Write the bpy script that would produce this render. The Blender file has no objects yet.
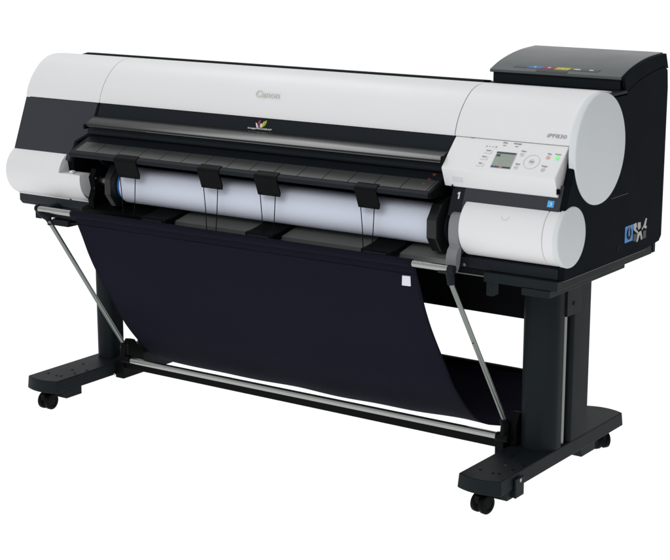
import bpy, bmesh, math, random
from mathutils import Vector, Matrix
random.seed(7)
scene = bpy.context.scene
COL = scene.collection
R = math.radians

# ------------------------------------------------------------------ materials
def nodes_of(m):
    m.use_nodes = True
    nt = m.node_tree
    return nt, nt.nodes, nt.links, nt.nodes['Principled BSDF']

def plastic(name, col, rough=.45, spec=.3, var=.06, bump=.0, bscale=900., rvar=.06, coat=0.):
    """moulded plastic: a slight colour drift, uneven gloss and a fine moulded grain"""
    m = bpy.data.materials.new(name)
    nt, N, L, b = nodes_of(m)
    tc = N.new('ShaderNodeTexCoord')
    n1 = N.new('ShaderNodeTexNoise'); n1.inputs['Scale'].default_value = 3.5; n1.inputs['Detail'].default_value = 4
    L.new(tc.outputs['Object'], n1.inputs['Vector'])
    mx = N.new('ShaderNodeMix'); mx.data_type = 'RGBA'
    mx.inputs[6].default_value = (*[c*(1-var) for c in col], 1)
    mx.inputs[7].default_value = (*[min(1, c*(1+var)) for c in col], 1)
    L.new(n1.outputs['Fac'], mx.inputs[0]); L.new(mx.outputs[2], b.inputs['Base Color'])
    n2 = N.new('ShaderNodeTexNoise'); n2.inputs['Scale'].default_value = 14; n2.inputs['Detail'].default_value = 5
    L.new(tc.outputs['Object'], n2.inputs['Vector'])
    mr = N.new('ShaderNodeMapRange'); mr.inputs['To Min'].default_value = max(.02, rough-rvar); mr.inputs['To Max'].default_value = rough+rvar
    L.new(n2.outputs['Fac'], mr.inputs['Value']); L.new(mr.outputs[0], b.inputs['Roughness'])
    b.inputs['Specular IOR Level'].default_value = spec
    if coat: b.inputs['Coat Weight'].default_value = coat; b.inputs['Coat Roughness'].default_value = .12
    if bump:
        n3 = N.new('ShaderNodeTexNoise'); n3.inputs['Scale'].default_value = bscale; n3.inputs['Detail'].default_value = 2
        L.new(tc.outputs['Object'], n3.inputs['Vector'])
        bp = N.new('ShaderNodeBump'); bp.inputs['Strength'].default_value = bump; bp.inputs['Distance'].default_value = .0006
        L.new(n3.outputs['Fac'], bp.inputs['Height']); L.new(bp.outputs[0], b.inputs['Normal'])
    return m

def metal(name, col, rough):
    m = plastic(name, col, rough, .5, .02, rvar=.015)
    m.node_tree.nodes['Principled BSDF'].inputs['Metallic'].default_value = 1
    return m

def flat(name, col, rough=.5, spec=.3, emit=0.):
    m = plastic(name, col, rough, spec, .03)
    if emit:
        b = m.node_tree.nodes['Principled BSDF']
        b.inputs['Emission Color'].default_value = (*col, 1); b.inputs['Emission Strength'].default_value = emit
    return m

def cloth_material(name, col):
    m = plastic(name, col, .85, .03, .12)
    nt, N, L, b = nodes_of(m)
    tc = N.new('ShaderNodeTexCoord')
    hs = []
    for d in ('X', 'Z'):
        w = N.new('ShaderNodeTexWave'); w.bands_direction = d; w.inputs['Scale'].default_value = 210
        w.inputs['Distortion'].default_value = 1.5; w.inputs['Detail'].default_value = 1
        L.new(tc.outputs['Object'], w.inputs['Vector']); hs.append(w)
    ad = N.new('ShaderNodeMath'); ad.operation = 'ADD'
    L.new(hs[0].outputs['Fac'], ad.inputs[0]); L.new(hs[1].outputs['Fac'], ad.inputs[1])
    bp = N.new('ShaderNodeBump'); bp.inputs['Strength'].default_value = .6; bp.inputs['Distance'].default_value = .0015
    L.new(ad.outputs[0], bp.inputs['Height']); L.new(bp.outputs[0], b.inputs['Normal'])
    b.inputs['Sheen Weight'].default_value = .02; b.inputs['Sheen Tint'].default_value = (.5, .5, .8, 1)
    return m

WHITE  = plastic('white_plastic', (.70, .705, .715), .42, .3, .012, .05, 1400)
DISC   = plastic('grey_white_plastic', (.60, .635, .65), .5, .3, .015, .05, 1400)
FASCIA = plastic('slate_plastic', (.030, .034, .042), .5, .2, .06, .12, 1100)
DARK   = plastic('charcoal_plastic', (.009, .0125, .0165), .55, .1, .08, .15, 1000)
SIDE   = plastic('dark_side_plastic', (.0034, .0060, .0085), .6, .02, .08, .15, 900)
STEEL  = plastic('dark_painted_steel', (.0104, .0146, .0166), .46, .065, .10, .10, 1500)
STRIP  = plastic('grey_strip_plastic', (.020, .025, .029), .5, .12, .06, .1, 1100)
BLACK  = plastic('black_plastic', (.003, .0033, .0038), .5, .06, .1, .05)
SATIN  = plastic('satin_black_plastic', (.006, .0065, .007), .3, .35, .1, .04)
DEEP   = plastic('black_housing', (.003, .0035, .0045), .7, .08, .1)
GLOSS  = plastic('glossy_black_plastic', (.010, .012, .0125), .2, .32, .02, rvar=.005)
PLATE  = plastic('grey_guide_plastic', (.050, .055, .054), .42, .35, .06, .05)
LIDM   = plastic('smoky_grey_lid', (.058, .070, .072), .32, .5, .05, .04, 1300)
SHEET  = plastic('grey_front_plate', (.105, .113, .108), .42, .35, .08)
GREY   = plastic('mid_grey_plastic', (.18, .19, .20), .45, .4, .03)
CHROME = metal('brushed_chrome', (.37, .38, .365), .26)
ALU    = metal('satin_aluminium', (.22, .245, .225), .38)
PAPER  = plastic('paper_roll_white', (.61, .65, .755), .7, .15, .012)
CLOTH  = cloth_material('navy_cloth', (.0095, .0098, .0180))
BLUE   = flat('blue_ring', (.02, .13, .42))
TAG    = flat('white_fabric_tag', (.66, .68, .74), .8)
INK    = flat('printed_grey', (.31, .31, .32))
INKL   = flat('printed_pale_grey', (.46, .46, .47))
SILVER = flat('raised_grey_lettering', (.56, .55, .51), .35)
WPRINT = flat('white_print', (.62, .63, .63))
DULLW  = flat('dull_white_print', (.42, .43, .42))
LCD    = flat('lcd_screen', (.20, .24, .205), .3, .5, .25)
LCDK   = flat('lcd_dark', (.035, .045, .06), .3, .4)
GREEN  = flat('green_lamp', (.16, .66, .20), .3, .4, .45)
ORANGE = flat('orange_print', (.60, .22, .14))
RED    = flat('red_mark', (.25, .05, .03))
CYAN   = flat('cyan_print', (.03, .32, .70))
SKYB   = flat('sticker_blue', (.06, .22, .55))
LBLUE  = flat('label_blue', (.04, .17, .38))
LMAG   = flat('label_magenta', (.22, .045, .10))
LYEL   = flat('label_yellow', (.48, .40, .03))
LGRY   = flat('label_grey', (.085, .09, .088))
LBLK   = flat('label_black', (.04, .043, .045))
PINK   = flat('logo_magenta', (.24, .035, .09))
LIME   = flat('logo_lime', (.27, .34, .04))
GOLD   = flat('logo_yellow', (.55, .44, .05))
SEAM   = flat('seam_grey', (.12, .13, .13))

# ------------------------------------------------------------------ geometry helpers
def new_bm(): return bmesh.new()

def prism(bm, prof, x0, x1):
    """closed (y, z) outline pushed along X"""
    a = [bm.verts.new((x0, y, z)) for y, z in prof]
    b = [bm.verts.new((x1, y, z)) for y, z in prof]
    n = len(prof)
    bm.faces.new(a); bm.faces.new(b[::-1])
    for i in range(n): bm.faces.new((a[i], b[i], b[(i+1) % n], a[(i+1) % n]))

def slab(bm, pts, d):
    """polygon pts (3-D, planar) thickened by vector d"""
    d = Vector(d)
    a = [bm.verts.new(p) for p in pts]; b = [bm.verts.new(Vector(p)+d) for p in pts]
    n = len(pts); bm.faces.new(a); bm.faces.new(b[::-1])
    for i in range(n): bm.faces.new((a[i], b[i], b[(i+1) % n], a[(i+1) % n]))

def box(bm, x0, x1, y0, y1, z0, z1):
    prism(bm, [(y0, z0), (y1, z0), (y1, z1), (y0, z1)], x0, x1)

def tube(bm, pts, r, seg=16, cap=True):
    pts = [Vector(p) for p in pts]
    rr = r if isinstance(r, (list, tuple)) else [r]*len(pts)
    rings = []
    t0 = (pts[1]-pts[0]).normalized()
    up = Vector((0, 0, 1)) if abs(t0.z) < .9 else Vector((0, 1, 0))
    for i, p in enumerate(pts):
        if i == 0: t = pts[1]-pts[0]
        elif i == len(pts)-1: t = pts[-1]-pts[-2]
        else: t = (pts[i+1]-pts[i]).normalized()+(pts[i]-pts[i-1]).normalized()
        t.normalize()
        s = t.cross(up).normalized(); u = s.cross(t)
        rings.append([bm.verts.new(p+(s*math.cos(2*math.pi*k/seg)+u*math.sin(2*math.pi*k/seg))*rr[i]) for k in range(seg)])
    for a, b in zip(rings, rings[1:]):
        for k in range(seg): bm.faces.new((a[k], a[(k+1) % seg], b[(k+1) % seg], b[k]))
    if cap: bm.faces.new(rings[0][::-1]); bm.faces.new(rings[-1])

def lathe_x(bm, cy, cz, prof, seg=64, rot=0.):
    """(x, r) profile spun about an axis parallel to X"""
    rings = []
    for x, r in prof:
        if r < 1e-6: rings.append([bm.verts.new((x, cy, cz))])
        else: rings.append([bm.verts.new((x, cy+r*math.cos(2*math.pi*k/seg+rot), cz+r*math.sin(2*math.pi*k/seg+rot))) for k in range(seg)])
    for a, b in zip(rings, rings[1:]):
        for k in range(seg):
            k2 = (k+1) % seg
            if len(a) == 1: bm.faces.new((a[0], b[k2], b[k]))
            elif len(b) == 1: bm.faces.new((a[k], a[k2], b[0]))
            else: bm.faces.new((a[k], a[k2], b[k2], b[k]))

def wpos(o):
    p = Vector((0, 0, 0))
    while o is not None: p += o.location; o = o.parent
    return p

def obj(name, bm, mat, parent=None, bevel=0., smooth=40., seg=2, label=None):
    bmesh.ops.recalc_face_normals(bm, faces=bm.faces[:])
    me = bpy.data.meshes.new(name); 
    cs = [v.co for v in bm.verts]
    c = Vector([(min(v[i] for v in cs)+max(v[i] for v in cs))/2 for i in range(3)])
    bmesh.ops.translate(bm, verts=bm.verts[:], vec=-c)
    bm.to_mesh(me); bm.free()
    for p in me.polygons: p.use_smooth = True
    me.set_sharp_from_angle(angle=R(smooth))
    me.materials.append(mat)
    o = bpy.data.objects.new(name, me); COL.objects.link(o)
    if parent is not None:
        o.parent = parent; o.location = c-wpos(parent)
    else: o.location = c
    if bevel:
        md = o.modifiers.new('bevel', 'BEVEL'); md.width = bevel; md.segments = seg
        md.limit_method = 'ANGLE'; md.angle_limit = R(35); md.harden_normals = True
    if label: o['label'] = label
    return o

def thing(name, label, cat, loc, group=None):
    o = bpy.data.objects.new(name, None); COL.objects.link(o); o.location = loc; o.empty_display_size = .1
    o['label'] = label; o['category'] = cat
    if group: o['group'] = group
    return o

class Frame:
    """flat place on a sloping face: u along +X, s down the slope from A towards B"""
    def __init__(self, A, B):
        self.A = Vector((0, *A)); t = Vector((0, *B))-self.A; self.t = t.normalized()
        self.n = Vector((1, 0, 0)).cross(-self.t).normalized()
        self.M = Matrix(((1, 0, 0), tuple(-self.t), tuple(self.n))).transposed()
    def p(self, x, s, h=0.): return Vector((x, 0, 0))+self.A+self.t*s+self.n*h
    def rect(self, bm, x0, x1, s0, s1, h0=-.0006, h1=.0006, skew=0.):
        slab(bm, [self.p(x0+skew, s0, h0), self.p(x1+skew, s0, h0), self.p(x1, s1, h0), self.p(x0, s1, h0)], self.n*(h1-h0))
    def poly(self, bm, pts, h0=-.0006, h1=.0006):
        slab(bm, [self.p(x, s, h0) for x, s in pts], self.n*(h1-h0))
    def ring(self, bm, x, s, r0, r1, h0=-.0004, h1=.0006, seg=40, a0=0, a1=2*math.pi):
        full = abs(a1-a0-2*math.pi) < 1e-6
        n = seg if full else seg+1
        vs = []
        for k in range(n):
            a = a0+(a1-a0)*k/seg; c, q = math.cos(a), math.sin(a)
            vs.append([bm.verts.new(self.p(x+r*c, s-r*q, h)) for r, h in ((r0, h0), (r0, h1), (r1, h1), (r1, h0))])
        for k in range(seg):
            a, b = vs[k], vs[(k+1) % n]
            for i in range(4): bm.faces.new((a[i], b[i], b[(i+1) % 4], a[(i+1) % 4]))
        if not full: bm.faces.new(vs[0]); bm.faces.new(vs[-1][::-1])
    def disc(self, bm, x, s, r, h0=-.0006, h1=.0008, seg=28, sx=1.):
        slab(bm, [self.p(x+sx*r*math.cos(2*math.pi*k/seg), s-r*math.sin(2*math.pi*k/seg), h0) for k in range(seg)], self.n*(h1-h0))

class SideFrame(Frame):
    """on the +X side: u along +Y, s downwards"""
    def __init__(self, x, y, z):
        self.A = Vector((x, y, z)); self.t = Vector((0, 0, -1)); self.n = Vector((1, 0, 0))
        self.M = Matrix(((0, 1, 0), (0, 0, 1), (1, 0, 0))).transposed()
    def p(self, u, s, h=0.): return self.A+Vector((h, u, -s))

def text(name, body, fr, x, s, size, mat, parent, h=.0006, align='CENTER', width=None, height=None, shear=0., bold=0.):
    cu = bpy.data.curves.new(name, 'FONT'); cu.body = body; cu.size = size; cu.extrude = .0005
    cu.align_x = align; cu.align_y = 'CENTER'; cu.shear = shear; cu.offset = bold; cu.resolution_u = 3
    o = bpy.data.objects.new(name, cu); COL.objects.link(o)
    dg = bpy.context.evaluated_depsgraph_get()
    me = bpy.data.meshes.new_from_object(o.evaluated_get(dg))
    bpy.data.objects.remove(o); bpy.data.curves.remove(cu)
    xs = [v.co.x for v in me.vertices]; ys = [v.co.y for v in me.vertices]
    kx = width/(max(xs)-min(xs)) if width else 1; ky = height/(max(ys)-min(ys)) if height else (kx if width else 1)
    for v in me.vertices: v.co.x *= kx; v.co.y *= ky
    me.transform(fr.M.to_4x4()); me.materials.clear(); me.materials.append(mat); me.name = name
    ob = bpy.data.objects.new(name, me); COL.objects.link(ob); ob.parent = parent
    ob.location = fr.p(x, s, h)-wpos(parent)
    return ob

def arc(cy, cz, r, a0, a1, n):
    return [(cy+r*math.cos(R(a0+(a1-a0)*k/n)), cz+r*math.sin(R(a0+(a1-a0)*k/n))) for k in range(n+1)]

def lin(p, q, t): return (p[0]+(q[0]-p[0])*t, p[1]+(q[1]-p[1])*t)

def smooth_path(pts, n):
    """Catmull-Rom through (y, z) points"""
    out = []
    P = [pts[0]]+list(pts)+[pts[-1]]
    for i in range(1, len(P)-2):
        for k in range(n):
            t = k/n; a, b, c, d = P[i-1], P[i], P[i+1], P[i+2]
            out.append(tuple(.5*((2*b[j])+(-a[j]+c[j])*t+(2*a[j]-5*b[j]+4*c[j]-d[j])*t*t+(-a[j]+3*b[j]-3*c[j]+d[j])*t**3) for j in range(2)))
    out.append(pts[-1]); return out

# ================================================================== the printer
PR = thing('large_format_printer', 'wide white and charcoal large format printer body with control panel and ink cover', 'printer', (0, -.1, .578))

FA = Frame((-.337, .950), (-.405, .778))          # the sloping dark front
TOP = smooth_path([(-.337, .9502), (-.3355, .962), (-.325, .988), (-.309, 1.013), (-.288, 1.036), (-.264, 1.055), (-.235, 1.068), (-.205, 1.0725), (-.165, 1.071), (-.128, 1.066)], 5)
TOPC = TOP + [(-.128, 1.045), (-.20, 1.04), (-.25, 1.025), (-.29, .99), (-.31, .9502)]

# chassis behind everything
bm = new_bm()
ch = [(-.304, .9495), (-.322, .9485), (-.345, .906), (-.362, .862), (-.362, .83), (-.262, .80), (-.262, .66), (-.10, .61), (.17, .63), (.17, .985), (-.09, 1.052), (-.20, 1.036), (-.26, 1.015), (-.296, .975)]
prism(bm, ch, -.70, .66)
end = [(-.306, .9495), (-.3225, .9485), (-.395, .774), (-.382, .70), (-.38, .626), (.17, .632), (.17, .985), (-.09, 1.052), (-.20, 1.036), (-.26, 1.015), (-.296, .975)]
prism(bm, end, -.9450, -.70); prism(bm, end, .66, .9285)
chassis = obj('chassis', bm, DEEP, PR)

def rear_strip():
    bm = new_bm()
    pr = [(-.126, 1.058), (-.120, 1.0725), (-.085, 1.069), (.17, 1.00), (.17, .99), (-.09, 1.045)]
    prism(bm, pr, -.89, .5535)
    for v in [v for v in bm.verts if v.co.x < -.8 and v.co.z < 1.061]: v.co.x = -.944
    return bm
obj('rear_cover', rear_strip(), STEEL, PR, .002)

bm = new_bm(); prism(bm, TOPC, -.9465, -.6408); obj('end_cover', bm, WHITE, PR, .0015)
bm = new_bm(); prism(bm, TOPC, -.6392, .5942); lid_c = obj('top_cover', bm, WHITE, PR, .0012)
bm = new_bm(); prism(bm, TOPC, .5962, .9310); cov_r = obj('end_cover', bm, WHITE, PR, .0012)

# round white side cap at the top right
bm = new_bm(); lathe_x(bm, -.2185, .9315, [(.9312, 0), (.9312, .1405), (.947, .1412), (.9495, .1402), (.951, .1375), (.951, 0)], 96)
obj('side_cap', bm, DISC, PR, smooth=50)

# lettering on the covers
CN = Frame((-.3045, 1.02), (-.325, .984))
cx = text('lettering', 'Canon', CN, -.0265, .0105, .022, SILVER, lid_c, .0035, width=.083, height=.0205, bold=.0002)
IP = Frame((-.325, .988), (-.3355, .962))
text('lettering', 'iPF830', IP, .8835, .0185, .016, INK, cov_r, .0012, width=.054, height=.0100, shear=.16, bold=.00015)

# dark front panels on the slope
bm = new_bm()
FA.poly(bm, [(-.9465, .0005), (-.648, .0005), (-.651, .09), (-.704, .122), (-.709, .184), (-.9465, .184)], -.012, 0)
obj('front_panel', bm, FASCIA, PR, .0015)
bm = new_bm(); FA.rect(bm, -.6375, .5945, .0005, .052, -.012, -.0005); fp = obj('front_panel', bm, DARK, PR, .001)
bm = new_bm(); FA.rect(bm, .6575, .930, .100, .186, -.03, 0); fpr = obj('front_panel', bm, FASCIA, PR, .0015)
bm = new_bm(); FA.rect(bm, .618, .6555, .100, .206, -.03, -.006); strip = obj('number_strip', bm, DARK, PR, .0012)
bm = new_bm(); FA.poly(bm, [(.6385, .1425), (.6425, .1425), (.6425, .1605), (.6385, .1605), (.6385, .1475), (.6355, .1490), (.6355, .1458)], -.0062, -.0052); obj('lettering', bm, WPRINT, strip)
# energy sticker: cyan label with a white star sweep
bm = new_bm(); FA.rect(bm, .8945, .9125, .1395, .1565, -.0004, .0006); es = obj('sticker', bm, CYAN, PR, label='small cyan square sticker on dark front panel')
K = lambda x, q: (.9035+(x-.892)*.68, .148+(q-.1485)*.72)
bm = new_bm(); c = K(.890, .1485); FA.ring(bm, c[0], c[1], .0042, .0052, .0005, .0009, 20, .3, 3.4); obj('lettering', bm, WPRINT, es)
bm = new_bm(); FA.poly(bm, [K(.884, .1535), K(.899, .1535), K(.899, .1555), K(.884, .1555)], .0005, .0009); obj('lettering', bm, WPRINT, es)
bm = new_bm(); FA.poly(bm, [K(*p) for p in ((.894, .142), (.8955, .146), (.8995, .146), (.8965, .1485), (.8975, .1525), (.894, .150), (.8905, .1525), (.8915, .1485), (.8885, .146), (.8925, .146))], .0005, .0009); obj('lettering', bm, WPRINT, es)

# colour petal emblem and word under it
emb = []
bm = new_bm(); FA.poly(bm, [(-.046, .0145), (-.041, .0165), (-.0335, .0275), (-.040, .0275)], -.001, .0006)
emblem = obj('emblem', bm, WPRINT, fp)
bm = new_bm(); FA.poly(bm, [(-.038, .0105), (-.032, .0065), (-.029, .0095), (-.0315, .018), (-.0285, .0275), (-.033, .0275), (-.0365, .018)], -.001, .0007); obj('emblem', bm, PINK, fp)
bm = new_bm(); FA.poly(bm, [(-.029, .0165), (-.0245, .0155), (-.0215, .021), (-.0235, .0275), (-.0275, .0275)], -.001, .0008); obj('emblem', bm, WPRINT, fp)
bm = new_bm(); FA.poly(bm, [(-.0225, .0155), (-.0175, .0085), (-.0165, .014), (-.0185, .0225), (-.0225, .0275)], -.001, .0006); obj('emblem', bm, GOLD, fp)
bm = new_bm(); FA.poly(bm, [(-.0165, .0095), (-.0095, .0055), (-.0085, .0125), (-.0125, .0215), (-.0215, .0278), (-.0175, .020)], -.001, .0007); obj('emblem', bm, LIME, fp)
text('lettering', 'imagePROGRAF', FA, -.028, .0312, .008, WPRINT, fp, .0002, width=.083, height=.0062, bold=.0001)

# glossy rounded guide bar across the front
bm = new_bm()
barp = smooth_path([(-.346, .9160), (-.362, .9135), (-.380, .9070), (-.393, .9005), (-.4012, .8950)], 5)
prism(bm, barp+[(-.4025, .8915), (-.4015, .8872), (-.397, .8855), (-.350, .8905)], -.637, .5925)
bar = obj('guide_bar', bm, GLOSS, PR, .001, 30)
bm = new_bm(); box(bm, -.644, -.637, -.407, -.388, .8795, .8935); obj('end_cap', bm, BLACK, bar, .001)
bm = new_bm(); box(bm, .5925, .5985, -.403, -.360, .884, .905)
obj('end_cap', bm, BLACK, bar, .001)
bm = new_bm(); prism(bm, [(-.4036, .8905), (-.4036, .8885), (-.399, .8885), (-.399, .8905)], -.40, .592); obj('edge_trim', bm, LGRY, bar)

# inner lip between bar and platform
bm = new_bm(); prism(bm, [(-.356, .886), (-.376, .884), (-.381, .868), (-.378, .861), (-.352, .858)], -.652, .5985)
obj('inner_rail', bm, DARK, PR, .002)

# output platform
bm = new_bm()
prism(bm, [(-.350, .866), (-.3905, .8385), (-.442, .8185), (-.4505, .8165), (-.4555, .812), (-.4555, .806), (-.451, .8015), (-.430, .799), (-.36, .80)], -.660, .588)
plat = obj('output_platform', bm, DARK, PR, .0015)
bm = new_bm()
PA, PB = (-.3905, .8385), (-.442, .8185)
PF = Frame(PA, PB)
n = 15
for k in range(n+1):
    x0 = -.645+k*.0815; x1 = min(x0+.0797, .583)
    PF.rect(bm, x0, x1, .001, .0548, -.002, .0016)
obj('guide_plates', bm, PLATE, plat, .0007)
PU = Frame((-.350, .866), (-.3905, .8385))
bm = new_bm()
for x, s, f in ((.552, .0005, PF), (.557, .030, PU), (.550, .024, PF)):
    bm = new_bm(); f.poly(bm, [(x-.005, s-.0035), (x+.006, s-.0035), (x+.0005, s+.004)], 0, .0026); obj('arrow_mark', bm, RED, plat)
bm = new_bm(); prism(bm, [(-.372, .846), (-.392, .838), (-.438, .8185), (-.438, .800), (-.372, .800)], -.667, -.6605); obj('platform_end', bm, BLACK, plat, .001); bm = new_bm(); prism(bm, [(-.355, .858), (-.392, .8385), (-.449, .8175), (-.451, .803), (-.355, .802)], .5885, .594)
obj('platform_end', bm, BLACK, plat, .001)

# paper guides that hang from the platform lip, two wires each
def guide(x0, x1):
    w = x1-x0
    bm = new_bm()
    # clip that wraps the lip
    prism(bm, [(-.436, .8225), (-.4515, .8185), (-.4578, .8125), (-.4578, .802), (-.4545, .798), (-.4525, .8015), (-.4555, .806), (-.4555, .812), (-.4505, .8165), (-.436, .8205)], x0, x1)
    f = Frame((-.4585, .806), (-.4475, .7575))
    f.poly(bm, [(x0+.001, 0), (x1-.001, 0), (x1+.006, .038), (x1+.003, .050), (x0+.007, .050)], -.005, 0)
    g = obj('paper_guide', bm, BLACK, PR, .001)
    for xa, xb in ((x0+.016, x0+.027), (x1-.010, x1-.018)):
        bm = new_bm(); tube(bm, [(xa, -.4495, .762), (xa+(xb-xa)*.5, -.4490, .70), (xb, -.4515, .628)], .0013, 8); obj('wire', bm, BLACK, g)
for a, b in ((-.479, -.394), (-.166, -.089), (.033, .111), (.364, .433)): guide(a, b)

# lower white covers around the roll ends
CY, CZ, CR = -.3605, .7295, .0762
def cyl_cover(x0, x1, a0, a1, back=-.392):
    pr = arc(CY, CZ, CR, a0, a1, 30)
    bm = new_bm(); prism(bm, pr+[(back, pr[-1][1]), (back, pr[0][1])], x0, x1); return bm
bm = cyl_cover(-.9465, -.7235, 108, 262, -.384)
pr2 = arc(CY, CZ, CR-.00015, 169, 262, 30)
prism(bm, pr2+[(-.384, pr2[-1][1]), (-.384, pr2[0][1])], -.73, -.637)
lc2 = obj('roll_end_cover', bm, WHITE, PR)
bm = new_bm(); box(bm, -.690, -.676, -.425, -.412, .744, .7525); obj('release_tab', bm, WHITE, lc2, .002)
pr = arc(CY, CZ, CR, 60, 262, 40)
bm = new_bm(); prism(bm, pr+[(-.372, .66), (-.34, .70)], .6675, .9045); rc = obj('roll_end_cover', bm, WHITE, PR, .003)
bm = new_bm(); FR = Frame(arc(CY, CZ, CR, 139, 139, 1)[0], arc(CY, CZ, CR, 156, 156, 1)[0]); FR.ring(bm, .795, .006, .0100, .0110, -.001, .0013, 20, math.pi, 2*math.pi); obj('finger_mark', bm, INKL, rc)
bm = new_bm(); prism(bm, arc(CY, CZ, CR, 60, 275, 44)+[(-.34, .70)], .9055, .936); obj('roll_end_cover', bm, WHITE, PR, .001)
bm = new_bm(); lathe_x(bm, CY-.004, CZ, [(.9365, 0), (.9365, .0765), (.947, .0768), (.9495, .0758), (.951, .073), (.951, 0)], 80); obj('side_cap', bm, DISC, PR, smooth=50)

# dark right side panel with its seam lines
bm = new_bm()
sp = [(-.396, .7725), (-.392, .70), (-.393, .623), (.085, .623), (.172, .631), (.186, .645), (.186, 1.05), (.18, 1.096), (.165, 1.108), (.126, 1.105), (.063, 1.0965), (-.009, 1.082), (-.055, 1.066), (-.073, 1.0595), (-.22, 1.0595), (-.275, 1.03), (-.31, .995), (-.335, .9495), (-.404, .778)]
prism(bm, sp, .930, .9463)
side = obj('side_panel', bm, SIDE, PR, .0025)
SF = SideFrame(.9463, 0, 0)
bm = new_bm(); SF.poly(bm, [(-.393, -.6225), (.085, -.6225), (.085, -.6235), (-.393, -.6235)], -.001, .0008); obj('seam', bm, SEAM, side); bm = new_bm(); SF.poly(bm, [(-.139, -.7935), (-.041, -.7940), (-.041, -.7932), (-.139, -.7927)], -.001, .0005)
obj('seam', bm, SEAM, side)
bm = new_bm(); SF.disc(bm, -.089, -.654, .0095, -.001, .0006, 20, .8); obj('screw_hole', bm, DEEP, side)
# stickers on the side
bm = new_bm(); SF.rect(bm, -.050, -.002, -.705, -.6615, -.0005, .0006); st = obj('sticker', bm, SKYB, side)
obj_s = st
bm = new_bm(); SF.disc(bm, -.026, -.684, .0165, .0004, .0010, 28, .9); obj('pictogram', bm, BLACK, side)
bm = new_bm(); SF.rect(bm, -.030, -.022, -.691, -.677, .0008, .0013); SF.disc(bm, -.026, -.6955, .004, .0008, .0013); obj('pictogram', bm, SKYB, side)
bm = new_bm(); SF.poly(bm, [(.000, -.7045), (.018, -.706), (.022, -.695), (.014, -.690), (.030, -.680), (.026, -.676), (.004, -.688)], 0, .0008); obj('pictogram', bm, DULLW, side)
bm = new_bm(); SF.poly(bm, [(.028, -.7045), (.044, -.7035), (.046, -.689), (.034, -.684), (.028, -.690)], 0, .0008); obj('pictogram', bm, DULLW, side)
bm = new_bm(); SF.poly(bm, [(.076, -.709), (.084, -.708), (.078, -.690), (.086, -.684), (.080, -.680), (.064, -.686), (.056, -.680), (.054, -.684), (.066, -.692)], 0, .0008); obj('pictogram', bm, DULLW, side)
bm = new_bm(); SF.poly(bm, [(.028, -.677), (.050, -.679), (.060, -.655), (.052, -.654), (.046, -.668), (.040, -.668), (.030, -.653), (.022, -.653)], 0, .0008); obj('pictogram', bm, DULLW, side)
bm = new_bm(); SF.rect(bm, .064, .082, -.676, -.655, 0, .0006); obj('pictogram', bm, LBLK, side)
bm = new_bm(); SF.rect(bm, .003, .020, -.676, -.657, 0, .0006); obj('pictogram', bm, LBLK, side)
bm = new_bm(); box(bm, .915, .938, .150, .168, .600, .632); obj('corner_foot', bm, BLACK, PR, .002)

# lower dark front strips and stand-off plates under the body
bm = new_bm(); prism(bm, [(-.372, .655), (-.3915, .650), (-.393, .6235), (-.372, .6235)], .6725, .9295); obj('lower_front_panel', bm, DARK, PR, .002); bm = new_bm(); prism(bm, [(-.372, .655), (-.3915, .650), (-.393, .6235), (-.372, .6235)], .648, .672); obj('lower_front_panel', bm, DARK, PR, .002)
bm = new_bm(); prism(bm, [(-.36, .664), (-.384, .655), (-.384, .632), (-.372, .6195), (-.36, .6195)], -.9465, -.637); obj('lower_front_panel', bm, STRIP, PR, .0015)
SCR = (.6655, -.391, .632)
bm = new_bm(); tube(bm, [SCR, (SCR[0], SCR[1]-.006, SCR[2])], .0045, 14); obj('screw', bm, CHROME, PR)
bm = new_bm(); box(bm, .6415, .727, -.392, -.30, .606, .6225); lf = obj('lower_front_panel', bm, DEEP, PR, .001)
bm = new_bm(); box(bm, .6415, .727, -.3945, -.3922, .606, .6085); obj('edge_trim', bm, SEAM, lf)
bm = new_bm(); box(bm, .728, .936, -.408, .150, .5975, .6222); obj('base_plate', bm, STEEL, PR, .002)
bm = new_bm(); box(bm, .838, .917, -.410, .022, .5785, .5970); obj('base_plate', bm, STEEL, PR, .002)
bm = new_bm(); box(bm, .732, .752, -.40, -.37, .560, .5972); obj('hook', bm, STEEL, PR, .002)
bm = new_bm(); box(bm, -.888, -.66, -.375, .150, .5875, .6192); obj('base_plate', bm, STEEL, PR, .002)
bm = new_bm(); box(bm, -.81, -.742, -.385, .0, .567, .5873); obj('base_plate', bm, STEEL, PR, .002)
bm = new_bm(); tube(bm, [(-.742, -.378, .580), (-.64, -.37, .588)], .004, 8); obj('hook', bm, BLACK, PR)

# grey plate below the roll
shp = [(-.262, .674), (-.404, .6425), (-.4085, .640), (-.4085, .6375), (-.399, .607), (-.392, .607), (-.262, .640)]
bm = new_bm(); prism(bm, shp, -.405, .641); fcov = obj('front_cover', bm, SHEET, PR, .001)
bm = new_bm(); prism(bm, shp, -.66, -.4055); obj('front_cover', bm, BLACK, PR, .001)
bm = new_bm(); prism(bm, [(-.4098, .6412), (-.4098, .6390), (-.4070, .6390), (-.4070, .6412)], -.40, .640); obj('edge_trim', bm, SEAM, fcov)
def support(x0, x1):
    bm = new_bm()
    top = smooth_path([(-.318, .697), (-.345, .676), (-.385, .660), (-.425, .6525), (-.450, .651)], 4)
    prism(bm, top+[(-.4535, .648), (-.4535, .640), (-.44, .637), (-.40, .637), (-.345, .655), (-.310, .680)], x0, x1)
    s = obj('roll_support', bm, DEEP, PR, .0015)
    bm = new_bm(); prism(bm, [(-.4545, .6445), (-.4545, .6425), (-.4530, .6425), (-.4530, .6445)], x0+.008, x1-.014); obj('edge_trim', bm, LBLK, s)
for x in (-.385, -.002, .383): support(x, x+.094)

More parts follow.
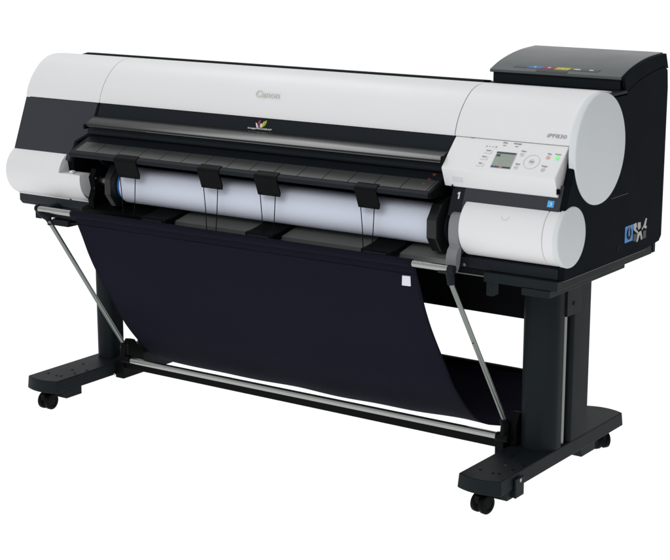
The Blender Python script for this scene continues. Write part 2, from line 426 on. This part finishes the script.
# mid grey holder arm at the right end of the roll
bm = new_bm()
pr = smooth_path([(-.404, .768), (-.420, .762), (-.431, .740), (-.432, .705), (-.426, .683)], 4)+smooth_path([(-.436, .674), (-.443, .652), (-.442, .622)], 4)+[(-.432, .616), (-.422, .630), (-.415, .66)]
prism(bm, pr, .636, .6665); obj('holder_arm', bm, GREY, PR, .003)
# left bearing behind the cover
bm = new_bm(); prism(bm, [(-.385, .76), (-.40, .735), (-.392, .70), (-.405, .668), (-.398, .625), (-.30, .64), (-.30, .78)], -.636, -.615); obj('holder_arm', bm, BLACK, PR, .002)
for y, z in ((-.398, .733), (-.402, .703)):
    bm = new_bm(); tube(bm, [(-.616, y+.006, z), (-.6135, y+.006, z)], .003, 10); obj('screw', bm, CHROME, PR)
# ribs on the wall of the recess
for x in (-.625, -.56):
    bm = new_bm(); prism(bm, [(-.30, .80), (-.385, .80), (-.30, .72)], x, x+.012); obj('rib', bm, DARK, PR, .001)

# ------------------------------------------------ control panel
PT = Frame((-.337, .9494), (-.4035, .8817))
bm = new_bm()
prism(bm, [(-.331, .9492), (-.337, .9492), (-.4035, .8815), (-.4065, .8775), (-.4055, .8735), (-.3875, .8285), (-.36, .8285)], .5975, .9205)
cp = obj('control_panel', bm, WHITE, PR, .0025, seg=3)
def onp(name, mat, fn, label=None):
    bm = new_bm(); fn(bm); return obj(name, bm, mat, cp, label=label)
onp('screen', LCD, lambda b: PT.rect(b, .735, .7895, .0355, .084))
for q in ((.735, .7895, .0355, .0405), (.737, .7475, .043, .050), (.735, .7895, .079, .084)):
    onp('screen', LCDK, lambda b: PT.rect(b, *q, 0, .0009))
for q, w_ in ((.0445, .028), (.0485, .022), (.057, .03), (.0625, .034), (.069, .024)):
    onp('screen_text', INK, lambda b: PT.rect(b, .751, .751+w_, q, q+.0012, 0, .0009))
for i, (m, x) in enumerate(((LBLUE, .742), (LMAG, .751), (LYEL, .762), (ORANGE, .757))):
    onp('screen_text', m, lambda b, x=x: PT.rect(b, x, x+.0042, .0798, .0832, .0004, .0012))
onp('screen_frame', INKL, lambda b: (PT.rect(b, .7335, .735, .0345, .085), PT.rect(b, .7895, .791, .0345, .085), PT.rect(b, .735, .7895, .084, .0852), PT.rect(b, .735, .7895, .0343, .0355)))
onp('dial', INKL, lambda b: PT.ring(b, .8395, .0565, .0208, .0216))
onp('button', INKL, lambda b: PT.ring(b, .8395, .0565, .0068, .0074))
text('lettering', 'OK', PT, .8395, .0565, .007, INK, cp)
for x, s, t in ((.8055, .0378, 'Menu'), (.8045, .0782, 'Back')):
    onp('button', INKL, lambda b: PT.ring(b, x, s, .0048, .0056))
    onp('lettering', INK, lambda b: PT.rect(b, x-.0025, x+.0025, s-.0006, s+.0006))
    text('lettering', t, PT, x+.001, s-.011, .0062, INK, cp)
onp('lamp', GREEN, lambda b: PT.disc(b, .9036, .0385, .0056, -.0006, .0016), 'lit green round power lamp')
onp('button', ORANGE, lambda b: PT.ring(b, .8785, .0388, .0042, .0052))
onp('lettering', ORANGE, lambda b: PT.poly(b, [(.8765, .0405), (.8785, .0365), (.8805, .0405)]))
onp('button', INKL, lambda b: PT.ring(b, .8785, .0769, .0048, .0056))
onp('lettering', INK, lambda b: PT.poly(b, [(.876, .077), (.8775, .0785), (.8815, .0735), (.8822, .0745), (.8777, .0805), (.8752, .0778)]))
text('lettering', 'Stop', PT, .8785, .0275, .0062, INK, cp); text('lettering', 'Power', PT, .9020, .0265, .0062, INK, cp); text('lettering', 'Target', PT, .8785, .0655, .0062, INK, cp)
text('lettering', 'Data', PT, .7460, .0062, .0066, INK, cp); text('lettering', 'Message', PT, .7810, .0060, .0066, INK, cp)
for x in (.7466, .7811): onp('lamp', INK, lambda b: PT.rect(b, x-.0045, x+.0045, .0135, .0160))
for x, s, t in ((.7085, .0345, 'Load'), (.7045, .0545, 'Feed'), (.7020, .0755, 'Cut')):
    text('lettering', t, PT, x, s, .0062, INK, cp)
    onp('button', INKL, lambda b: (PT.rect(b, x-.010, x+.011, s+.0085, s+.0093), PT.rect(b, x+.010, x+.0109, s-.001, s+.0085)))
onp('lettering', INK, lambda b: PT.rect(b, .6965, .7005, .0205, .0235))
onp('lettering', INK, lambda b: (PT.rect(b, .7225, .7275, .0195, .0205), PT.rect(b, .7225, .7275, .0235, .0245), PT.rect(b, .7265, .7275, .0200, .0240)))
onp('lettering', LYEL, lambda b: PT.rect(b, .7055, .7085, .0205, .0235))
onp('lettering', INKL, lambda b: PT.rect(b, .7145, .7175, .0205, .0235))
onp('notch', INK, lambda b: PT.rect(b, .643, .654, .0003, .0018))
PFR = Frame((-.4055, .8735), (-.3875, .8285))
onp('inset', DISC, lambda b: PFR.rect(b, .625, .655, .018, .034, -.0005, .0006))
bm = new_bm(); box(bm, .6205, .6235, -.392, -.38, .825, .8335); obj('notch', bm, BLACK, PR)
bm = new_bm(); box(bm, .9205, .924, -.397, -.385, .838, .851); obj('latch', bm, BLACK, PR)

# ------------------------------------------------ ink tank cover on the right
bm = new_bm()
prism(bm, [(-.078, 1.055), (-.078, 1.0935), (.0, 1.118), (.06, 1.130), (.158, 1.138), (.175, 1.10), (.175, 1.055)], .5565, .9295)
obj('ink_tank_housing', bm, STEEL, PR, .002)
bm = new_bm(); prism(bm, [(-.19, 1.0605), (-.076, 1.0655), (-.066, 1.0605), (-.066, 1.052), (-.19, 1.052)], .555, .9463); obj('ledge', bm, DARK, PR, .001)
lt = smooth_path([(-.0895, 1.0995), (-.04, 1.1175), (.02, 1.1315), (.085, 1.1405), (.164, 1.1445)], 5)
bm = new_bm(); prism(bm, [(-.0905, 1.092)]+lt+[(.171, 1.131), (.160, 1.1345), (.085, 1.1305), (.02, 1.1215), (-.035, 1.108), (-.082, 1.0905)], .5525, .9365)
lid = obj('ink_tank_cover', bm, LIDM, PR, .0018)
# dark curved side of the lid
bm = new_bm(); prism(bm, [(-.086, 1.0905)]+[(y+.002, z-.003) for y, z in lt]+[(.183, 1.1005), (.165, 1.1085), (.126, 1.1058), (.063, 1.0972), (-.009, 1.0828), (-.055, 1.0668), (-.073, 1.0605)], .9367, .9461)
obj('cover_side', bm, SIDE, lid, .0012)
LF = Frame((-.0895, 1.0995), (-.04, 1.1175))
class LidFrame(Frame):
    def __init__(self):
        Frame.__init__(self, (-.0895, 1.0995), (-.04, 1.1175))
        self.n = Vector((0, -self.t.z, self.t.y)); self.M = Matrix(((1, 0, 0), tuple(self.t), tuple(self.n))).transposed()
LF = LidFrame()
tk = [(LGRY, .6205, .660, ''), (LBLUE, .660, .7015, 'C'), (LMAG, .7015, .742, 'M'), (LYEL, .742, .783, 'Y'), (LGRY, .783, .824, 'MBK'), (LGRY, .824, .866, 'BK')]
for m, a, b, t in tk:
    bm = new_bm(); LF.rect(bm, a, b, .0185, .0315, -.001, .0012, -.006); pl = obj('ink_label', bm, m, lid)
    if t: text('lettering', t, LF, (a+b)/2-.003, .025, .011, WPRINT, pl, .0010, height=.0075, bold=.0002)
bm = new_bm(); LF.rect(bm, .690, .780, .0015, .0125, -.001, .0009); obj('grip', bm, LBLK, lid)

# ================================================================== paper roll on its spool
RY, RZ = -.362, .7205
PRL = thing('paper_roll', 'wide roll of white paper on a black flanged spool inside the printer', 'paper roll', (.04, RY, .655))
bm = new_bm(); lathe_x(bm, RY, RZ, [(-.500, .026), (-.500, .0527), (-.4985, .0537), (.566, .0537), (.567, .0527), (.567, .026)], 96); obj('paper', bm, PAPER, PRL, smooth=50)
bm = new_bm(); lathe_x(bm, RY, RZ, [(-.512, .03), (-.512, .048), (-.5005, .048), (-.5005, .03)], 64); obj('core_ring', bm, BLUE, PRL)
def flange(x0, x1):
    bm = new_bm(); lathe_x(bm, RY, RZ, [(x0, .02), (x0, .066), (x0+.005, .0765), (x1-.005, .0765), (x1, .066), (x1, .02)], 10, R(18)); return bm
obj('flange', flange(-.544, -.5125), SATIN, PRL, .002, 30)
obj('flange', flange(.5685, .606), SATIN, PRL, .002, 30)
bm = new_bm(); lathe_x(bm, RY, RZ, [(.609, .0), (.609, .045), (.613, .047), (.618, .032), (.634, .028), (.634, 0)], 32)
for k in range(6):
    a = R(20+60*k); tube(bm, [(.6135, RY+.036*math.cos(a), RZ+.036*math.sin(a)), (.617, RY+.036*math.cos(a), RZ+.036*math.sin(a))], .004, 8)
obj('hub', bm, DARK, PRL, .001)
bm = new_bm(); tube(bm, [(-.62, RY, RZ+.002), (-.545, RY, RZ+.002)], .0155, 24); obj('shaft', bm, CHROME, PRL)

# ================================================================== stand
ST = thing('printer_stand', 'charcoal steel stand with two long feet on black twin wheel casters', 'stand', (0, -.1, 0))
ZT, ZB, YF, YB = .105, .066, -.486, .228
def foot(x0, x1):
    bm = new_bm(); w = x1-x0
    out = []
    n = 10
    for k in range(n+1):
        t = k/n; out.append((x0+w*t, YF-.017*(1-(2*t-1)**2)))
    for k in range(n+1):
        t = k/n; out.append((x1-w*t, YB+.017*(1-(2*t-1)**2)))
    xm = (x0+x1)/2
    a = [bm.verts.new((xm+(x-xm)*.975, y+(.003 if y < -.2 else -.003), ZT)) for x, y in out]
    b = [bm.verts.new((xm+(x-xm)*1.02, y, ZB)) for x, y in out]
    N = len(out); bm.faces.new(a); bm.faces.new(b[::-1])
    for i in range(N): bm.faces.new((a[i], b[i], b[(i+1) % N], a[(i+1) % N]))
    return obj('foot', bm, STEEL, ST, .003, 30)
def dots(f, pts, mat=BLACK):
    for x, y in pts:
        bm = new_bm(); tube(bm, [(x, y, ZT-.001), (x, y, ZT+.0012)], .0042, 12); obj('screw_hole' if mat is BLACK else 'screw', bm, mat, f)
LX0, LX1, RX0, RX1 = -.841, -.715, .709, .835
fl = foot(LX0, LX1); frt = foot(RX0, RX1)
for f, x0 in ((fl, LX0), (frt, RX0)):
    dots(f, [(x0+.07, -.36), (x0+.035, -.43), (x0+.075, -.435), (x0+.09, -.43), (x0+.105, -.385), (x0+.112, -.34), (x0+.05, -.29), (x0+.07, .09)])
dots(frt, [(RX0+.073, -.365)], CHROME)
def rpost(x0, x1, y0, y1, r, z0=.104, z1=.5775):
    """upright with rounded front corners"""
    bm = new_bm(); out = []
    for cxx, cyy, a0 in ((x0+r, y0+r, 180), (x1-r, y0+r, 270)):
        for k in range(9): a = R(a0+90*k/8); out.append((cxx+r*math.cos(a), cyy+r*math.sin(a)))
    out += [(x1, y1), (x0, y1)]
    slab(bm, [(x, y, z0) for x, y in out], (0, 0, z1-z0)); return bm
obj('post', rpost(-.822, -.752, -.205, -.140, .030), STEEL, ST, .0015, 30)
obj('post', rpost(-.775, -.728, -.055, .010, .008), STEEL, ST, .0015, 30)
obj('post', rpost(.726, .832, -.216, -.152, .044), STEEL, ST, .0015, 30)
obj('post', rpost(.745, .832, -.104, .0, .012), STEEL, ST, .0015, 30)
bm = new_bm(); box(bm, .745, .800, -.1515, -.1045, .104, .5775); obj('inner_web', bm, BLACK, ST)
bm = new_bm(); tube(bm, [(.816, -.124, .105), (.816, -.124, .47)], .008, 12); obj('rail', bm, ALU, ST)
for x0, x1 in ((-.822, -.730), (.75, .834)):
    bm = new_bm(); slab(bm, [(x0+.004, -.150, .5775), (x0+.004, -.150, .466), (x0+.004, -.062, .466), (x0+.004, -.062, .5775)], (x1-x0-.001, 0, 0)); pl = obj('bracket_plate', bm, STEEL, ST, .0015)
    bm = new_bm(); tube(bm, [(x1+.002, -.112, .497), (x1+.0045, -.112, .497)], .006, 14); obj('screw', bm, BLACK, pl)
bm = new_bm(); box(bm, -.738, .738, -.108, -.040, .430, .586); obj('cross_beam', bm, DEEP, ST, .003)
bm = new_bm(); box(bm, -.712, .706, -.2185, -.196, .092, .117); obj('tie_bar', bm, BLACK, ST, .002)

# casters
def caster(x, y, rz):
    c = None
    bm = new_bm()
    tube(bm, [(x, y, .067), (x, y, .045)], .008, 14)
    M = Matrix.Rotation(rz, 4, 'Z')
    q = [Vector((-.008, -.024, .052)), Vector((.008, -.024, .052)), Vector((.008, .022, .058)), Vector((-.008, .022, .058))]
    slab(bm, [M @ p+Vector((x, y, 0)) for p in q], (0, 0, -.022))
    c = obj('caster', bm, BLACK, ST, .002)
    for s in (-1, 1):
        bm = new_bm(); lathe_x(bm, 0, .0265, [(s*.0065, 0), (s*.0065, .024), (s*.0085, .0265), (s*.0185, .0265), (s*.021, .0235), (s*.0215, .017), (s*.0195, .015), (s*.0205, 0)], 40)
        bmesh.ops.transform(bm, matrix=Matrix.Translation((x, y, 0)) @ M, verts=bm.verts[:])
        obj('wheel', bm, BLACK, c, smooth=35)
    return c
caster(-.787, -.455, R(2)); caster(.766, -.455, R(-12)); caster(-.775, .195, R(25)); caster(.786, .185, R(60))
# levelling blocks under the feet
def block(x0, x1, y0, y1, wrap):
    bm = new_bm(); prism(bm, [(y0, .0655), (y0+.012, .040), (y1, .040), (y1, .0655)], x0, x1)
    if wrap: box(bm, x1+.0055, x1+.0115, y0+.035, y1, .042, .094); box(bm, x1-.01, x1+.006, y0+.036, y1-.001, .043, .064)
    return obj('levelling_block', bm, STEEL, ST, .002)
for x in (LX0, RX0): block(x+.082, x+.1225, -.455, -.375, x > 0); block(x+.03, x+.1225, -.035, .060, False)
bm = new_bm(); tube(bm, [(RX1+.004, -.395, .086), (RX1+.0085, -.395, .086)], .005, 12); obj('screw', bm, CHROME, ST)

# ================================================================== catch basket
BK = thing('catch_basket', 'navy cloth catch basket hung from chrome rods below the printer', 'basket', (0, -.3, .1))
bm = new_bm(); tube(bm, [(-.772, -.473, .635), (.664, -.473, .635)], .0090, 20); obj('rod', bm, CHROME, BK)
bm = new_bm(); tube(bm, [(-.672, -.2315, .127), (.694, -.2315, .131)], .0098, 20); obj('rod', bm, CHROME, BK)
ya, za, yb_, zb_ = -.473, .604, -.232, .172
for xa, xb in ((-.735, -.665), (.669, .7055)):
    bm = new_bm(); tube(bm, [(xa, ya, za), (xb, yb_, zb_)], .0068, 14); arm = obj('arm', bm, ALU, BK)
    if xa > 0:
        p = Vector((xa, ya, za)).lerp(Vector((xb, yb_, zb_)), .42); bm = new_bm(); tube(bm, [p+Vector((0, -.0062, 0)), p+Vector((.001, -.0085, 0))], .002, 8); obj('screw_hole', bm, BLACK, arm)
# joints at the ends of the front rod
for s, xa, xr in ((-1, -.735, -.776), (1, .669, .681)):
    bm = new_bm()
    d = Vector((0, .241, -.432)).normalized()
    if s > 0:
        tube(bm, [(.664, -.473, .633), (xr, -.473, .633)], [.012, .0118], 16)
        tube(bm, [(xa-.003, -.473, .632), (xa, -.471, .612), Vector((xa, ya, za))+d*.012], [.011, .011, .0095], 14)
        tube(bm, [(.634, -.473, .6265), (.664, -.473, .6285)], [.006, .009], 12)
    else:
        tube(bm, [(-.774, -.473, .6365), (-.784, -.470, .6355)], [.012, .0115], 16)
        tube(bm, [(-.782, -.468, .630), (-.758, -.473, .618), (-.735, -.473, .610), Vector((xa, ya, za))+d*.014], [.009, .010, .011, .0095], 14)
        box(bm, -.795, -.772, -.468, -.36, .604, .636)
    obj('joint', bm, DARK, BK, .001)
# lower joints and their brackets on the feet
for s, xb, xf in ((-1, -.665, -.715), (1, .7055, .709)):
    bm = new_bm()
    tube(bm, [(xb-.004*s, -.2385, .184), (xb, -.2335, .168), (xb-.004, -.2315, .135)], [.010, .0125, .012], 14)
    tube(bm, [(xb-s*.026, -.2315, .129), (xb+s*.012, -.2315, .129)], .0135, 16)
    if s < 0:
        slab(bm, [(-.7128, -.226, .118), (-.7128, -.226, .058), (-.7128, -.118, .058), (-.7128, -.118, .098), (-.7128, -.17, .155)], (.034, 0, 0))
        slab(bm, [(-.690, y, z) for y, z in ((-.222, .115), (-.228, .160), (-.20, .185), (-.178, .180), (-.15, .14), (-.13, .10))], (.020, 0, 0))
    else:
        slab(bm, [(.678, -.240, .128), (.678, -.240, .072), (.678, -.13, .072), (.678, -.13, .11), (.678, -.18, .152)], (.0265, 0, 0))
        slab(bm, [(.706, y, z) for y, z in ((-.218, .107), (-.222, .165), (-.20, .198), (-.175, .190), (-.15, .15), (-.135, .107))], (.026, 0, 0))
    obj('hinge_bracket', bm, BLACK, BK, .0015)
for x, y, z in ((-.678, -.226, .166), (-.668, -.215, .146), (-.7145, -.222, .069)):
    bm = new_bm(); tube(bm, [(x, y-.006, z), (x+.004, y-.012, z)], .0035, 10); obj('screw', bm, CHROME, BK)

# the cloth: sleeve round the front rod, long sag, back up to the rear rod
prof = smooth_path([(-.462, .6255), (-.452, .600), (-.431, .553), (-.407, .497), (-.371, .430), (-.311, .337), (-.258, .256), (-.200, .192), (-.150, .147), (-.100, .115), (-.04, .092), (.03, .090), (.09, .115), (.135, .160), (.152, .196)], 6)
bm = new_bm(); NX = 90
sleeve = [(-.473+.0106*math.cos(R(a)), .635+.0106*math.sin(R(a))) for a in range(-400, -30, 24)]
prof2 = sleeve+prof
rows = []
L_, R_ = -.638, .5575
rnd = [random.uniform(-1, 1) for _ in range(40)]
def wob(u, v):
    w = 0
    for i in range(6): w += rnd[i]*math.sin(u*(5+3.1*i)+rnd[i+6]*6+v*2.2*rnd[i+12])
    return w/6
for j, (y, z) in enumerate(prof2):
    v = max(0, j-len(sleeve))/len(prof)
    row = []
    for i in range(NX+1):
        u = i/NX
        fl_ = min(1, max(0, (y+.06)/.14)) if j > len(sleeve) else 0
        x = L_+(R_+.16*fl_*fl_*(3-2*fl_)-L_)*u
        amp = .0125*min(1, v*2.5)
        dr = max(0, min(1, (v-.35)/.3))*max(0, min(1, (.93-v)/.2)); dr = dr*dr*(3-2*dr)*(.0065+.006*max(0, 1-u*1.5)+.0025*math.sin(u*19)*math.sin(u*7+1))
        row.append(bm.verts.new((x, y+amp*wob(u, v)*.7, z+(amp*.8*wob(u+.37, v)-(.004*math.sin(math.pi*u)*min(1, v*3))-dr))))
    rows.append(row)
for a, b in zip(rows, rows[1:]):
    for i in range(NX): bm.faces.new((a[i], a[i+1], b[i+1], b[i]))
cl = obj('cloth', bm, CLOTH, BK, smooth=180)
md = cl.modifiers.new('thick', 'SOLIDIFY'); md.thickness = .0016; md.offset = -1
bm = new_bm()
hem = [(y-.0016, z-.0006) for y, z in prof[6:9]]
prism(bm, hem+[(y+.001, z+.0004) for y, z in hem[::-1]], L_+.002, R_-.002); obj('hem', bm, CLOTH, cl)
bm = new_bm(); TF = Frame((-.452, .600), (-.431, .553)); TF.poly(bm, [(.513, .0055), (.538, .0045), (.5315, .0368), (.5040, .0378)], .0015, .0048); obj('tag', bm, TAG, cl, .001)
bm = new_bm(); tube(bm, [(-.728, .152, .198), (.728, .152, .198)], .008, 14); obj('rod', bm, BLACK, BK)
for x in (-.724, .724):
    bm = new_bm(); tube(bm, [(x, .152, .104), (x, .152, .200)], .009, 14); obj('rod_stay', bm, BLACK, BK)

# ================================================================== floor
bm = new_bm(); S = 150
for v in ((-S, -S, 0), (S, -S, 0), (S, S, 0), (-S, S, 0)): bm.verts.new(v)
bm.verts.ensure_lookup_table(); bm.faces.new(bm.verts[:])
# added translucent sheet: world glow from below shows through and washes out contact shadows
FLOORM = bpy.data.materials.new('added_underlit_sheet'); FLOORM.use_nodes = True
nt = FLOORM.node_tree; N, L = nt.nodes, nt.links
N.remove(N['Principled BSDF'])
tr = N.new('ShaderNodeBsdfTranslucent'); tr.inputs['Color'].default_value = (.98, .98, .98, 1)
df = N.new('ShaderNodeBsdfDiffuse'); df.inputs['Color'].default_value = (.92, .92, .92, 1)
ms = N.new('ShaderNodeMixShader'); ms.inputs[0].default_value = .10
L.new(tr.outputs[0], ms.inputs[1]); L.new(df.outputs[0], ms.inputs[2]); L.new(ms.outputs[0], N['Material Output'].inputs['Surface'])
fl_o = obj('shadowless_floor', bm, FLOORM); fl_o['kind'] = 'structure'; fl_o['label'] = 'added white translucent floor, lit from below to hide contact shadows'

# ================================================================== light
w = bpy.data.worlds.new('World'); scene.world = w; w.use_nodes = True
nt = w.node_tree; N, L = nt.nodes, nt.links
bg = N['Background']
tc = N.new('ShaderNodeTexCoord'); sx = N.new('ShaderNodeSeparateXYZ'); L.new(tc.outputs['Generated'], sx.inputs[0])
def mapr(src, a, b, c, d):
    m = N.new('ShaderNodeMapRange'); m.interpolation_type = 'SMOOTHSTEP'
    m.inputs['From Min'].default_value = a; m.inputs['From Max'].default_value = b; m.inputs['To Min'].default_value = c; m.inputs['To Max'].default_value = d
    L.new(src, m.inputs['Value']); return m.outputs[0]
def mth(op, a, b):
    m = N.new('ShaderNodeMath'); m.operation = op
    if isinstance(a, (int, float)): m.inputs[0].default_value = a
    else: L.new(a, m.inputs[0])
    if isinstance(b, (int, float)): m.inputs[1].default_value = b
    else: L.new(b, m.inputs[1])
    return m.outputs[0]
back = mapr(sx.outputs[1], -.5, .5, .62, .84)         # studio walls, front to back
right = mapr(sx.outputs[0], .2, .9, 1., .20)          # world dimmed on the right, added to darken right-facing sides
up = mth('MULTIPLY', back, right)
low = mapr(sx.outputs[2], -.02, .0, 1., 0.)           # added glow in the lower world, whitens the floor from beneath
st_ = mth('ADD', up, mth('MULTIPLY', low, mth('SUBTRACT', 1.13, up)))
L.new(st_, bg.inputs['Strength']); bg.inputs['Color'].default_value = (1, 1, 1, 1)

def softbox(name, loc, target, sx_, sy_, power):
    ld = bpy.data.lights.new(name, 'AREA'); ld.shape = 'RECTANGLE'; ld.size = sx_; ld.size_y = sy_; ld.energy = power
    o = bpy.data.objects.new(name, ld); COL.objects.link(o); o.location = loc
    o.rotation_euler = (Vector(target)-Vector(loc)).to_track_quat('-Z', 'Y').to_euler()
softbox('softbox_key', (1.2, -4.6, 3.3), (.4, -.2, .75), 2.2, 1.6, 74)
softbox('softbox_top', (-2.0, .45, 4.1), (.0, -.35, .9), 1.5, 1.4, 36)

# ================================================================== camera
cd = bpy.data.cameras.new('camera'); cam = bpy.data.objects.new('camera', cd); COL.objects.link(cam)
cam.location = (2.7283, -3.9167, 1.5295); cam.rotation_euler = (R(90)-.2268, 0, .6113)
cd.sensor_fit = 'HORIZONTAL'; cd.sensor_width = 36; cd.lens = 1629.53/670*36; cd.clip_end = 500; cd.clip_start = .05
scene.camera = cam
scene.view_settings.view_transform = 'Standard'; scene.view_settings.look = 'None'; scene.view_settings.exposure = 0; scene.view_settings.gamma = 1
scene.render.resolution_x = 1024; scene.render.resolution_y = 856
